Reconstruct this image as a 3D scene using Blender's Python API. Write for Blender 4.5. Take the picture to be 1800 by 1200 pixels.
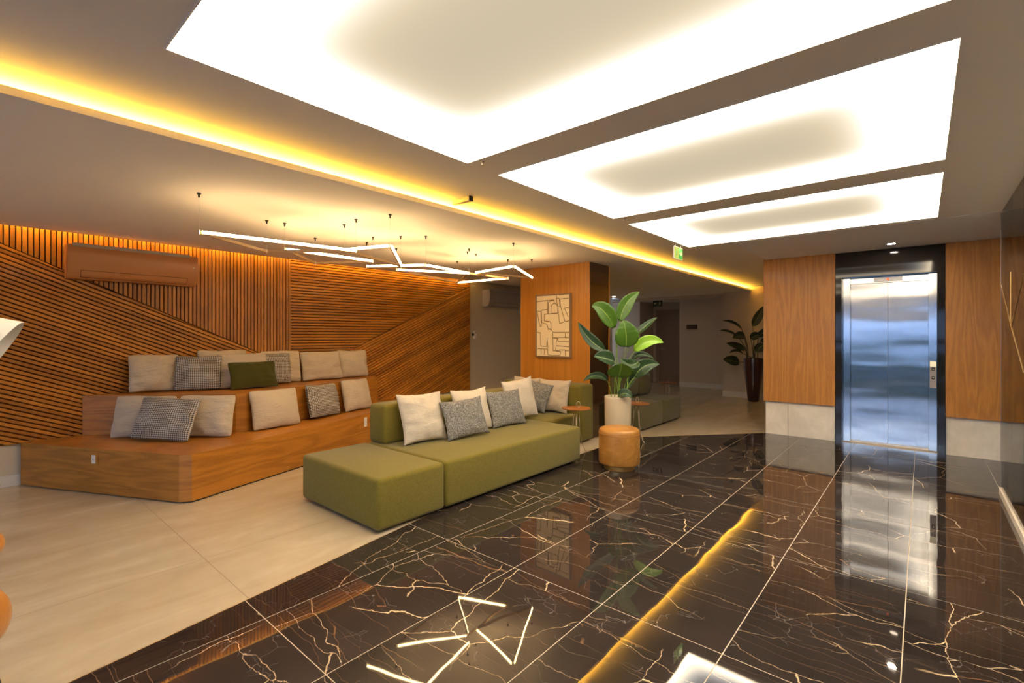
import bpy, bmesh, math, random
from mathutils import Vector, Matrix, noise

for o in list(bpy.data.objects): bpy.data.objects.remove(o, do_unlink=True)
SC = bpy.context.scene
COL = SC.collection
random.seed(7)
R = math.radians

# ------------------------------------------------------------------ camera
cam = bpy.data.cameras.new('camera'); co = bpy.data.objects.new('camera', cam); COL.objects.link(co)
cam.sensor_width = 36; cam.lens = 839/1800*36; cam.shift_y = -10/1800; cam.clip_start = 0.05; cam.clip_end = 200
co.location = (0, 0, 1.45); co.rotation_euler = (R(90), 0, R(40.7))
SC.camera = co

# ------------------------------------------------------------------ world, exposure
W = bpy.data.worlds.new('dusk_sky'); SC.world = W; W.use_nodes = True
wn = W.node_tree.nodes; wl = W.node_tree.links
bg = wn['Background']; bg.inputs['Strength'].default_value = 2.4
geo = wn.new('ShaderNodeTexCoord'); sep = wn.new('ShaderNodeSeparateXYZ'); cr = wn.new('ShaderNodeValToRGB')
wl.new(geo.outputs['Generated'], sep.inputs[0]); wl.new(sep.outputs['Z'], cr.inputs[0]); wl.new(cr.outputs[0], bg.inputs['Color'])
cr.color_ramp.elements[0].position = 0.0; cr.color_ramp.elements[0].color = (0.82, 0.90, 1.0, 1)
cr.color_ramp.elements[1].position = 0.6; cr.color_ramp.elements[1].color = (0.16, 0.33, 0.75, 1)
vs = SC.view_settings
SC.display_settings.display_device = 'sRGB'
vs.view_transform = 'Standard'; vs.look = 'None'; vs.gamma = 1; vs.use_curve_mapping = False
vs.exposure = 1.95

# lamp strengths and colours (all lamps are real fittings built below)
PANEL_EDGE = 9.5; PANEL_MID = 0.165
COVE = 40.0; SLOT = 12.0; TUBE = 10.5

# ------------------------------------------------------------------ materials
def mat(name, color=(.5, .5, .5), rough=.5, metal=0, spec=.5, coat=0):
    m = bpy.data.materials.new(name); m.use_nodes = True
    b = m.node_tree.nodes['Principled BSDF']
    b.inputs['Base Color'].default_value = (*color, 1); b.inputs['Roughness'].default_value = rough
    b.inputs['Metallic'].default_value = metal; b.inputs['Specular IOR Level'].default_value = spec
    b.inputs['Coat Weight'].default_value = coat; b.inputs['Coat Roughness'].default_value = .1
    return m
class NT:
    def __init__(s, m): s.m = m; s.n = m.node_tree.nodes; s.l = m.node_tree.links; s.b = s.n.get('Principled BSDF')
    def new(s, t, **k):
        x = s.n.new(t)
        for a, v in k.items(): setattr(x, a, v)
        return x
    def setv(s, inp, v):
        if hasattr(v, 'is_output') or isinstance(v, bpy.types.NodeSocket): s.l.new(v, inp)
        else: inp.default_value = v
    def math(s, op, a, b=None, c=None):
        x = s.n.new('ShaderNodeMath'); x.operation = op; s.setv(x.inputs[0], a)
        if b is not None: s.setv(x.inputs[1], b)
        if c is not None: s.setv(x.inputs[2], c)
        return x.outputs[0]
    def pos(s): return s.n.new('ShaderNodeNewGeometry').outputs['Position']
    def obj(s): return s.n.new('ShaderNodeTexCoord').outputs['Object']
    def vmul(s, v, k, add=(0, 0, 0)):
        x = s.n.new('ShaderNodeMapping'); s.l.new(v, x.inputs[0]); x.inputs['Scale'].default_value = k; x.inputs['Location'].default_value = add
        return x.outputs[0]
    def noise(s, v, scale, detail=3, rough=.5, dist=0):
        x = s.n.new('ShaderNodeTexNoise'); s.l.new(v, x.inputs['Vector']); x.inputs['Scale'].default_value = scale
        x.inputs['Detail'].default_value = detail; x.inputs['Roughness'].default_value = rough; x.inputs['Distortion'].default_value = dist
        return x
    def ramp(s, v, stops):
        x = s.n.new('ShaderNodeValToRGB'); s.l.new(v, x.inputs[0]); e = x.color_ramp.elements
        while len(e) < len(stops): e.new(.5)
        for i, (p, c) in enumerate(stops):
            e[i].position = p; e[i].color = (*c, 1) if len(c) == 3 else c
        return x.outputs[0]
    def mix(s, f, a, b, typ='MIX'):
        x = s.n.new('ShaderNodeMix'); x.data_type = 'RGBA'; x.blend_type = typ
        s.setv(x.inputs[0], f)
        s.setv(x.inputs[6], a if not isinstance(a, tuple) else (*a, 1)); s.setv(x.inputs[7], b if not isinstance(b, tuple) else (*b, 1))
        return x.outputs[2]
    def bump(s, h, strength=.3, dist=.01):
        x = s.n.new('ShaderNodeBump'); s.l.new(h, x.inputs['Height']); x.inputs['Strength'].default_value = strength
        x.inputs['Distance'].default_value = dist; s.l.new(x.outputs[0], s.b.inputs['Normal']); return x
    def rnd(s): return s.n.new('ShaderNodeObjectInfo').outputs['Random']
    def color(s, c): s.l.new(c, s.b.inputs['Base Color'])

def wood(name, scale, c1=(.36, .14, .020), c2=(.57, .25, .038), rough=.42, ring=5.0, vary=.0, coat=.08):
    """wood whose grain runs along the axis with the smallest scale"""
    m = mat(name, c2, rough, coat=coat); t = NT(m)
    p = t.vmul(t.pos(), scale)
    big = t.noise(p, .9, 2, .5, .3).outputs[0]
    rings = t.math('SINE', t.math('MULTIPLY', big, ring*12))
    rings = t.math('MULTIPLY_ADD', rings, .5, .5)
    fine = t.noise(t.vmul(p, (6, 6, 6)), 3.5, 4, .65).outputs[0]
    f = t.math('ADD', t.math('MULTIPLY', rings, .26), t.math('MULTIPLY_ADD', fine, .62, .06))
    if vary: f = t.math('ADD', f, t.math('MULTIPLY', t.math('SUBTRACT', t.rnd(), .5), vary))
    t.color(t.ramp(f, [(.22, c1), (.5, tuple((a+b)/2 for a, b in zip(c1, c2))), (.78, c2)]))
    t.bump(fine, .08, .002)
    return m
M = {}
M['wood_v'] = wood('veneer_vertical', (5, 5, .45))
M['wood_bench_x'] = wood('veneer_bench', (.5, .5, 6), ring=4, c1=(.26, .092, .010), c2=(.50, .205, .024))
M['wood_col'] = wood('veneer_column', (9, 9, .25), c1=(.44, .165, .016), c2=(.60, .25, .030), ring=2)
M['slat'] = wood('slat_wood', (3, 3, 3), vary=.5, c1=(.33, .118, .011), c2=(.56, .22, .022), ring=1)
M['slat_back'] = mat('slat_backing', (.06, .02, .006), .8)
M['wood_red'] = wood('red_brown_wood', (4, .6, 4), c1=(.26, .085, .015), c2=(.40, .145, .03))
M['bead'] = wood('turned_wood', (3, 3, .8), c1=(.42, .16, .03), c2=(.62, .27, .06), rough=.3, ring=3, coat=.3)
M['paint_wall'] = mat('wall_paint', (.62, .54, .42), .85)
M['paint_far'] = mat('corridor_paint', (.60, .51, .42), .85)
M['paint_ceiling'] = mat('ceiling_paint', (.86, .81, .74), .9)
M['daylit_band'] = mat('ceiling_daylight_tint', (.86, .86, .87), .85)  # cool daylight on the ceiling, put into the colour
M['white_trim'] = mat('white_trim', (.72, .68, .62), .4)
M['door_paint'] = mat('door_paint', (.30, .22, .17), .5)

# black marble with golden veins
def marble():
    m = mat('black_marble', (.012, .009, .008), .025, spec=.6); t = NT(m)
    p0 = t.pos()
    off = t.new('ShaderNodeCombineXYZ'); r = t.rnd()
    t.l.new(t.math('MULTIPLY', r, 37.0), off.inputs[0]); t.l.new(t.math('MULTIPLY', r, 91.0), off.inputs[1])
    va = t.new('ShaderNodeVectorMath', operation='ADD'); t.l.new(p0, va.inputs[0]); t.l.new(off.outputs[0], va.inputs[1])
    p = va.outputs[0]
    def warp(v, sc, amt, det=3):
        n = t.noise(v, sc, det, .6)
        sub = t.new('ShaderNodeVectorMath', operation='SUBTRACT'); t.l.new(n.outputs['Color'], sub.inputs[0]); sub.inputs[1].default_value = (.5, .5, .5)
        sc_ = t.new('ShaderNodeVectorMath', operation='SCALE'); t.l.new(sub.outputs[0], sc_.inputs[0]); sc_.inputs[3].default_value = amt
        ad = t.new('ShaderNodeVectorMath', operation='ADD'); t.l.new(v, ad.inputs[0]); t.l.new(sc_.outputs[0], ad.inputs[1])
        return ad.outputs[0]
    def vein(v, scale, width, seed_scale, thr, soft=.04):
        x = t.new('ShaderNodeTexVoronoi', feature='DISTANCE_TO_EDGE', voronoi_dimensions='3D')
        t.l.new(v, x.inputs['Vector']); x.inputs['Scale'].default_value = scale
        line = t.math('SUBTRACT', 1.0, t.math('SMOOTH_MIN', t.math('DIVIDE', x.outputs[0], width), 1.0, .05)); line.node.use_clamp = True
        mask = t.math('MULTIPLY', t.math('SUBTRACT', t.noise(v, seed_scale, 1).outputs[0], thr), 1/soft); mask.node.use_clamp = True
        return t.math('MULTIPLY', line, mask)
    w1 = warp(warp(p, 1.3, .20), 7, .09, 6)
    v1 = vein(t.vmul(w1, (1.0, .5, 0)), 1.6, .0026, 1.6, .50)
    w2 = warp(warp(p, 2.2, .25), 14, .04, 4)
    rot = t.new('ShaderNodeMapping'); t.l.new(w2, rot.inputs[0]); rot.inputs['Rotation'].default_value = (0, 0, R(24)); rot.inputs['Scale'].default_value = (.32, 1.5, 0)
    v2 = vein(rot.outputs[0], 2.6, .0042, 2.0, .48)
    w3 = warp(p, 20, .05, 3)
    v3 = vein(t.vmul(w3, (1, 1, 0)), 9, .009, 4.5, .57, .03)
    rot4 = t.new('ShaderNodeMapping'); t.l.new(warp(p, 3, .12), rot4.inputs[0]); rot4.inputs['Rotation'].default_value = (0, 0, R(-68)); rot4.inputs['Scale'].default_value = (.18, 3.0, 0)
    v4 = vein(rot4.outputs[0], 3.2, .0055, 1.8, .49)
    cloud = t.ramp(t.noise(t.vmul(p, (1, 1, 0)), 2.2, 5, .65).outputs[0], [(.35, (.019, .0155, .015)), (.75, (.042, .031, .027))])
    gold = t.mix(t.noise(p, 3, 2).outputs[0], (.80, .50, .20), (1.0, .84, .60))
    c = t.mix(t.math('MULTIPLY', v3, .35), cloud, (.45, .40, .35))
    c = t.mix(t.math('MULTIPLY', v4, .45), c, (.42, .22, .10))
    c = t.mix(t.math('MULTIPLY', v2, .75), c, gold)
    c = t.mix(v1, c, gold)
    t.color(c)
    t.bump(t.noise(p0, 3.0, 1).outputs[0], .045, .02)
    return m
M['marble'] = marble()

def beige_tile():
    m = mat('beige_porcelain', (.5, .42, .3), .14, spec=.5); t = NT(m)
    p = t.pos()
    rot = t.new('ShaderNodeMapping'); t.l.new(p, rot.inputs[0]); rot.inputs['Rotation'].default_value = (0, 0, R(-25)); rot.inputs['Scale'].default_value = (3.2, .8, 1)
    a = t.noise(rot.outputs[0], 1.3, 5, .6, .6).outputs[0]
    b = t.noise(p, 5, 4, .6).outputs[0]
    f = t.math('ADD', t.math('MULTIPLY', a, .75), t.math('MULTIPLY', b, .25))
    t.color(t.ramp(f, [(.25, (.43, .345, .225)), (.55, (.52, .435, .305)), (.75, (.61, .53, .39))]))
    return m
M['beige_tile'] = beige_tile()
def stone():
    m = mat('cream_stone', (.55, .5, .42), .2); t = NT(m)
    a = t.noise(t.pos(), 4, 6, .6, .8).outputs[0]
    t.color(t.ramp(a, [(.3, (.66, .59, .48)), (.7, (.82, .75, .64))]))
    return m
M['stone'] = stone()
M['grout'] = mat('grout', (.52, .44, .33), .5)
M['grout_b'] = mat('beige_grout', (.26, .19, .12), .7)
M['brass'] = mat('brass', (.80, .54, .22), .4, 1)
M['brass_dull'] = mat('champagne_metal', (.70, .60, .46), .3, 1)
M['bar_paint'] = mat('sand_painted_metal', (.42, .27, .12), .45)
M['black_metal'] = mat('black_metal', (.02, .02, .02), .4, .5)
M['grey_metal'] = mat('grey_metal', (.5, .48, .45), .35, .9)
M['dark_gloss'] = mat('dark_glass_cladding', (.022, .019, .018), .06, spec=.35)
M['mirror_dark'] = mat('bronze_mirror', (.22, .17, .14), .02, 1)
M['white_plastic'] = mat('white_plastic', (.75, .73, .7), .4)
M['grey_plastic'] = mat('lilac_grey_plastic', (.36, .33, .33), .45)
M['brown_plastic'] = mat('copper_brown_plastic', (.56, .245, .09), .4, coat=.1)
M['brown_dark'] = mat('dark_slot', (.06, .022, .01), .6)
def steel(name, vertical_wave=1.0):
    m = mat(name, (.50, .50, .51), .22, 1); t = NT(m)
    n = t.noise(t.vmul(t.pos(), (.55, 1, 2.2)), 1.6, 1, .4).outputs[0]
    fine = t.noise(t.vmul(t.pos(), (260, 1, 1.5)), 1.0, 2).outputs[0]
    t.bump(t.math('ADD', n, t.math('MULTIPLY', fine, .03)), .2*vertical_wave, .035)
    t.l.new(t.math('MULTIPLY_ADD', fine, .04, .10), t.b.inputs['Roughness'])
    return m
M['steel'] = steel('brushed_steel')
M['steel_jamb'] = steel('brushed_steel_jamb', .3)
def fabric(name, c1, c2, scale=220, bump=.25):
    m = mat(name, c1, .95, spec=.2); t = NT(m)
    p = t.obj()
    n = t.noise(p, scale, 2, .7).outputs[0]
    t.color(t.mix(t.ramp(n, [(.35, (0, 0, 0)), (.65, (1, 1, 1))]), c1, c2))
    t.bump(n, bump, .002); t.b.inputs['Sheen Weight'].default_value = .15
    return m
M['green'] = fabric('olive_green_upholstery', (.132, .106, .014), (.19, .152, .025), 160)
M['green_dark'] = fabric('dark_olive_upholstery', (.09, .08, .035), (.13, .11, .05), 160)
M['olive'] = fabric('olive_cotton', (.045, .042, .005), (.068, .062, .009), 300)
M['linen'] = fabric('natural_linen', (.46, .38, .28), (.55, .47, .36), 260)
M['linen_light'] = fabric('cream_linen', (.53, .46, .36), (.62, .55, .45), 260)
def creases(m, amt=.35):
    t = NT(m); p = t.obj(); old = t.b.inputs['Normal'].links[0].from_node
    n = t.noise(t.vmul(p, (5, 5, 14)), 1.0, 3, .55, 1.2).outputs[0]
    rdg = t.math('POWER', t.math('ABSOLUTE', t.math('MULTIPLY_ADD', n, 2.0, -1.0)), .6)
    b = t.new('ShaderNodeBump'); t.l.new(rdg, b.inputs['Height']); b.inputs['Strength'].default_value = amt; b.inputs['Distance'].default_value = .02
    t.l.new(b.outputs[0], old.inputs['Normal'])
creases(M['linen']); creases(M['linen_light'], .2)
def boucle():
    m = mat('grey_melange', (.2, .2, .2), .95, spec=.2); t = NT(m)
    p = t.obj()
    n = t.noise(t.vmul(p, (1, 1, 1.6)), 95, 3, .8, 1.5).outputs[0]
    t.color(t.ramp(n, [(.36, (.03, .03, .033)), (.5, (.16, .155, .15)), (.62, (.55, .52, .46))]))
    t.bump(n, .6, .004)
    return m
M['boucle'] = boucle()
def hounds():
    m = mat('houndstooth_check', (.5, .5, .5), .9, spec=.2); t = NT(m)
    s = t.new('ShaderNodeSeparateXYZ'); t.l.new(t.obj(), s.inputs[0]); x, z = s.outputs[0], s.outputs[2]
    k = 54.0
    fx = t.math('FRACT', t.math('MULTIPLY', x, k)); fz = t.math('FRACT', t.math('MULTIPLY', z, k))
    a = t.math('GREATER_THAN', fx, .5); b = t.math('GREATER_THAN', fz, .5)
    both = t.math('MULTIPLY', a, b); xor = t.math('SUBTRACT', t.math('ADD', a, b), t.math('MULTIPLY', both, 2))
    st = t.math('GREATER_THAN', t.math('FRACT', t.math('MULTIPLY', t.math('ADD', x, z), k*2)), .5)
    v = t.math('ADD', both, t.math('MULTIPLY', xor, st))
    t.color(t.mix(v, (.52, .47, .40), (.035, .035, .045)))
    return m
M['hounds'] = hounds()
def leather():
    m = mat('tan_leather', (.5, .24, .06), .42); t = NT(m)
    n = t.noise(t.pos(), 7, 5, .7, .6).outputs[0]
    t.color(t.ramp(n, [(.3, (.28, .115, .02)), (.55, (.38, .175, .033)), (.75, (.52, .28, .08))]))
    t.bump(t.noise(t.pos(), 180, 2).outputs[0], .15, .002)
    return m
M['leather'] = leather()
def leafm(name, c1, c2, trans=.0):
    m = mat(name, c1, .38); t = NT(m)
    u = t.n.new('ShaderNodeUVMap').outputs[0]
    s = t.new('ShaderNodeSeparateXYZ'); t.l.new(u, s.inputs[0])
    ribs = t.math('MULTIPLY_ADD', t.math('SINE', t.math('MULTIPLY', t.math('ADD', s.outputs[1], t.math('MULTIPLY', t.math('ABSOLUTE', t.math('SUBTRACT', s.outputs[0], .5)), -.25)), 150.0)), .5, .5)
    mid = t.math('LESS_THAN', t.math('ABSOLUTE', t.math('SUBTRACT', s.outputs[0], .5)), .022)
    c = t.mix(t.math('MULTIPLY', ribs, .45), c1, c2)
    t.color(t.mix(t.math('MULTIPLY', mid, .45), c, (.38, .52, .10)))
    t.bump(ribs, .2, .003)
    return m
M['leaf'] = leafm('fresh_leaf', (.055, .135, .010), (.10, .21, .018))
M['leaf_deep'] = leafm('deep_leaf', (.016, .048, .012), (.028, .075, .02))
M['leaf_lime'] = leafm('lime_leaf', (.21, .42, .02), (.30, .52, .04))
M['leaf_dark'] = leafm('dark_plant_leaf', (.018, .035, .02), (.025, .05, .028))  # dark green leaves of the far plant
M['stem'] = mat('leaf_stalk', (.20, .34, .04), .5)
M['stem_dark'] = mat('dark_stalk', (.05, .06, .03), .5)
M['pot_cream'] = mat('cream_ceramic', (.66, .55, .38), .25, coat=.3)
M['pot_wine'] = mat('wine_ceramic', (.055, .018, .016), .22, coat=.4)
M['soil'] = mat('soil', (.03, .02, .012), .95)
M['canvas'] = mat('ochre_cream_canvas', (.84, .70, .43), .8)
M['ink'] = mat('brown_line_paint', (.24, .15, .055), .8)
M['frame_wood'] = mat('walnut_frame', (.28, .17, .09), .45)
M['shade'] = mat('white_shade', (.78, .76, .72), .7)
M['plaque'] = mat('dark_brown_sign', (.035, .02, .015), .4)
M['sign_green'] = mat('sign_green', (.02, .16, .03), .4)
M['sign_lum'] = mat('sign_pale_yellow_green', (.62, .66, .25), .5)
M['sign_dark'] = mat('sign_dark_green', (.012, .03, .012), .4)

def glass(name, tint, refl=1.0):
    m = bpy.data.materials.new(name); m.use_nodes = True; n = m.node_tree.nodes; l = m.node_tree.links; n.clear()
    out = n.new('ShaderNodeOutputMaterial'); tr = n.new('ShaderNodeBsdfTransparent'); gl = n.new('ShaderNodeBsdfGlossy'); mx = n.new('ShaderNodeMixShader'); fr = n.new('ShaderNodeFresnel')
    tr.inputs[0].default_value = (*tint, 1); gl.inputs['Roughness'].default_value = 0.0; fr.inputs[0].default_value = 1.5
    l.new(fr.outputs[0], mx.inputs[0]); l.new(tr.outputs[0], mx.inputs[1]); l.new(gl.outputs[0], mx.inputs[2]); l.new(mx.outputs[0], out.inputs[0])
    return m
M['glass'] = glass('tinted_glass', (.88, .85, .82))
M['window_glass'] = glass('window_glass', (.93, .95, .96))
def emit(name, color, strength):
    m = bpy.data.materials.new(name); m.use_nodes = True; n = m.node_tree.nodes; n.clear()
    o = n.new('ShaderNodeOutputMaterial'); e = n.new('ShaderNodeEmission'); e.inputs[0].default_value = (*color, 1); e.inputs[1].default_value = strength
    m.node_tree.links.new(e.outputs[0], o.inputs[0]); return m
M['cove_led'] = emit('amber_led_tape', (1, .53, .045), COVE)
M['slot_led'] = emit('slot_led_tape', (1, .60, .12), SLOT)
M['tube_led'] = emit('warm_led_tube', (1, .66, .30), TUBE)
M['down_led'] = emit('downlight_led', (1, .80, .58), 80)
M['red_led'] = emit('red_display', (1, .12, .04), .5)
M['call_display'] = emit('cream_display', (1, .82, .5), .24)
M['exit_glow'] = emit('exit_sign_lamp', (.75, .80, .16), .24)

def panel_light(lx, ly):
    """backlit stretch ceiling: tape runs round the edge, so the middle glows less"""
    m = bpy.data.materials.new('backlit_membrane'); m.use_nodes = True; t = NT(m); t.n.clear()
    o = t.new('ShaderNodeOutputMaterial'); e = t.new('ShaderNodeEmission')
    s = t.new('ShaderNodeSeparateXYZ'); t.l.new(t.obj(), s.inputs[0])
    def prof(axis, half):
        d = t.math('DIVIDE', t.math('SUBTRACT', half, t.math('ABSOLUTE', axis)), 1.0)
        return t.math('POWER', 2.718, t.math('DIVIDE', t.math('MULTIPLY', d, -1.0), .092))
    g = t.math('ADD', prof(s.outputs[0], lx/2), prof(s.outputs[1], ly/2))
    st = t.math('MULTIPLY_ADD', g, PANEL_EDGE, PANEL_MID)
    c = t.ramp(g, [(0.004, (1.0, .83, .58)), (.035, (1.0, .97, .93)), (.16, (1.0, .93, .80)), (.4, (1.0, .82, .58))])
    t.l.new(c, e.inputs[0]); t.l.new(st, e.inputs[1]); t.l.new(e.outputs[0], o.inputs[0])
    return m

# ------------------------------------------------------------------ helpers
def link(name, bm, m, parent=None, smooth=None, loc=None):
    me = bpy.data.meshes.new(name)
    bmesh.ops.recalc_face_normals(bm, faces=bm.faces)
    bm.to_mesh(me); bm.free()
    for mm in (m if isinstance(m, (list, tuple)) else [m]): me.materials.append(mm)
    if smooth is not None:
        if smooth >= 180:
            for p in me.polygons: p.use_smooth = True
        else:
            for p in me.polygons: p.use_smooth = True
            me.set_sharp_from_angle(angle=R(smooth))
    o = bpy.data.objects.new(name, me); COL.objects.link(o)
    if parent: o.parent = parent
    if loc: o.location = loc
    return o
def empty(name, loc=(0, 0, 0), rz=0):
    o = bpy.data.objects.new(name, None); COL.objects.link(o); o.location = loc; o.rotation_euler = (0, 0, rz); o.empty_display_size = .1
    return o
def tag(o, label=None, cat=None, group=None, kind=None):
    if label: o['label'] = label
    if cat: o['category'] = cat
    if group: o['group'] = group
    if kind: o['kind'] = kind
    return o
def box(bm, x0, x1, y0, y1, z0, z1, bev=0, seg=1):
    vs_ = [bm.verts.new(p) for p in ((x0, y0, z0), (x1, y0, z0), (x1, y1, z0), (x0, y1, z0), (x0, y0, z1), (x1, y0, z1), (x1, y1, z1), (x0, y1, z1))]
    fs = [bm.faces.new([vs_[i] for i in q]) for q in ((3, 2, 1, 0), (4, 5, 6, 7), (0, 1, 5, 4), (1, 2, 6, 5), (2, 3, 7, 6), (3, 0, 4, 7))]
    if bev:
        es = list({e for f in fs for e in f.edges})
        bmesh.ops.bevel(bm, geom=es, offset=bev, segments=seg, profile=.5, affect='EDGES')
    return bm
def B(*a, **k): return box(bmesh.new(), *a, **k)
def bx(name, m, parent, *a, bev=0, seg=1, smooth=None):
    return link(name, B(*a, bev=bev, seg=seg), m, parent, smooth if smooth is not None else (40 if bev and seg > 1 else None))
def prism(bm, poly, z0, z1):
    lo = [bm.verts.new((x, y, z0)) for x, y in poly]; hi = [bm.verts.new((x, y, z1)) for x, y in poly]
    n = len(poly); bm.faces.new(lo[::-1]); top = bm.faces.new(hi)
    for i in range(n): bm.faces.new((lo[i], lo[(i+1) % n], hi[(i+1) % n], hi[i]))
    return top
def clip(poly, a, b, c):
    """keep a*x+b*y<=c"""
    out = []
    for i in range(len(poly)):
        p, q = poly[i], poly[(i+1) % len(poly)]
        dp, dq = a*p[0]+b*p[1]-c, a*q[0]+b*q[1]-c
        if dp <= 0: out.append(p)
        if (dp < 0 < dq) or (dq < 0 < dp):
            k = dp/(dp-dq); out.append((p[0]+k*(q[0]-p[0]), p[1]+k*(q[1]-p[1])))
    return out
def area(p): return abs(sum(p[i][0]*p[(i+1) % len(p)][1]-p[(i+1) % len(p)][0]*p[i][1] for i in range(len(p))))/2
def dedupe(p, eps=1e-4):
    out = []
    for q in p:
        if not out or abs(q[0]-out[-1][0])+abs(q[1]-out[-1][1]) > eps: out.append(q)
    if len(out) > 1 and abs(out[0][0]-out[-1][0])+abs(out[0][1]-out[-1][1]) < eps: out.pop()
    return out
def tube(bm, pts, r, seg=8, closed=False):
    pts = [Vector(p) for p in pts]; n = len(pts); rings = []
    up = Vector((0, 0, 1))
    for i, p in enumerate(pts):
        if closed: d = pts[(i+1) % n]-pts[i-1]
        else: d = pts[min(i+1, n-1)]-pts[max(i-1, 0)]
        d.normalize(); a = d.cross(up if abs(d.z) < .95 else Vector((1, 0, 0))); a.normalize(); b = d.cross(a)
        rr = r[i] if isinstance(r, (list, tuple)) else r
        rings.append([bm.verts.new(p+a*math.cos(t*2*math.pi/seg)*rr+b*math.sin(t*2*math.pi/seg)*rr) for t in range(seg)])
    for i in range(n if closed else n-1):
        A, C = rings[i], rings[(i+1) % n]
        for t in range(seg): bm.faces.new((A[t], A[(t+1) % seg], C[(t+1) % seg], C[t]))
    if not closed: bm.faces.new(rings[0]); bm.faces.new(rings[-1][::-1])
    return bm
def lathe(bm, prof, seg=40, c=(0, 0, 0)):
    rings = []
    for r, z in prof:
        if r < 1e-5: rings.append([bm.verts.new((c[0], c[1], c[2]+z))])
        else: rings.append([bm.verts.new((c[0]+r*math.cos(2*math.pi*t/seg), c[1]+r*math.sin(2*math.pi*t/seg), c[2]+z)) for t in range(seg)])
    for A, C in zip(rings, rings[1:]):
        for t in range(seg):
            if len(A) == 1 and len(C) == 1: continue
            if len(A) == 1: bm.faces.new((A[0], C[(t+1) % seg], C[t]))
            elif len(C) == 1: bm.faces.new((A[t], A[(t+1) % seg], C[0]))
            else: bm.faces.new((A[t], A[(t+1) % seg], C[(t+1) % seg], C[t]))
    return bm
def bar(bm, a, b, w, h, side=0):
    """box bar from a to b, w across, h tall"""
    a, b = Vector(a), Vector(b); d = (b-a).normalized(); n = Vector((d.y, -d.x, 0)).normalized(); u = Vector((0, 0, 1))
    v = [bm.verts.new(p+n*(side+sx*w/2)+u*sz*h/2) for p in (a, b) for sx, sz in ((-1, -1), (1, -1), (1, 1), (-1, 1))]
    for q in ((0, 1, 2, 3), (7, 6, 5, 4), (0, 4, 5, 1), (1, 5, 6, 2), (2, 6, 7, 3), (3, 7, 4, 0)): bm.faces.new([v[i] for i in q])
    return bm

HC = 2.58     # hall ceiling
LC = 2.49     # lowered ceiling over the lounge
WX = -6.66    # left wall plane

# ------------------------------------------------------------------ floor
slab = B(-9.5, 3.4, -3.6, 15.5, -.25, -.001)
floor = tag(link('floor', slab, M['grout']), kind='structure')
near = [(-2.66, 0.0), (-3.54, 5.87)]          # beige / black boundary lines
sl = (near[1][0]-near[0][0])/(near[1][1]-near[0][1])
far = [(-3.54, 5.87), (-1.78, 7.87)]
fs_ = (far[1][1]-far[0][1])/(far[1][0]-far[0][0])
# black zone: x > near line, y < far line (left of the elevator wall)
def black(poly):
    p = clip(poly, -1, sl, -(near[0][0])+0)            # -(x - sl*y) <= -x0  -> x >= x0+sl*y
    p = clip(p, -fs_, 1, far[0][1]-fs_*far[0][0]) if p else p
    return p
nt = 0
for i in range(-5, 6):
    for j in range(-4, 6):
        x0 = -0.07+.622*i; y0 = 1.03+1.245*j
        g = .0024
        p = [(x0+g, y0+g), (x0+.622-g, y0+g), (x0+.622-g, y0+1.245-g), (x0+g, y0+1.245-g)]
        p = clip(clip(p, 1, 0, 3.2), 0, 1, 7.87)
        p = black(p) if p else p
        p = dedupe(p) if p else p
        if not p or len(p) < 3 or area(p) < 2e-3: continue
        bm = bmesh.new(); prism(bm, p, -.012, 0)
        o = link('marble_tile', bm, M['marble'], floor); nt += 1
bg_ = bmesh.new()
# darker bedding under the beige zone so its joints read brown
def beige_parts(poly):
    """the part of a convex tile outside the black zone, as convex pieces"""
    out = []
    a = clip(poly, 1, -sl, near[0][0])                 # left of near line
    if a: out.append(a)
    r = clip(poly, -1, sl, -near[0][0])
    if r:
        b = clip(r, fs_, -1, -(far[0][1]-fs_*far[0][0]))    # beyond far line
        if b: out.append(b)
    return out
for i in range(-3, 3):
    for j in range(-2, 7):
        x0 = -3.54+2.49*i; y0 = 1.05+2.49*j
        g = .002
        p = [(x0+g, y0+g), (x0+2.49-g, y0+g), (x0+2.49-g, y0+2.49-g), (x0+g, y0+2.49-g)]
        p = clip(clip(clip(clip(p, -1, 0, 9.5), 0, 1, 15.4), 0, -1, 3.6), 1, 0, -1.70)
        if not p: continue
        for q in beige_parts(p):
            q = dedupe(q)
            if len(q) < 3 or area(q) < 4e-3: continue
            bm = bmesh.new(); prism(bm, q, -.012, 0)
            link('porcelain_tile', bm, M['beige_tile'], floor)
bm = bmesh.new(); prism(bm, [(-9.5, -3.6), (near[0][0]+sl*-3.6, -3.6), (-3.54, 5.87), (-1.78, 7.87), (-1.7, 15.4), (-9.5, 15.4)], -.004, -.0008)
link('joint_filler', bm, M['grout_b'], floor)
bm = bmesh.new(); bar(bm, (near[0][0]-sl*3.6-.0, -3.6, -.002), (-3.54, 5.87, -.002), .004, .006)
bar(bm, (-3.54, 5.87, -.002), (-1.78, 7.87, -.002), .004, .006)
link('brass_strip', bm, M['brass'], floor)

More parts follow.
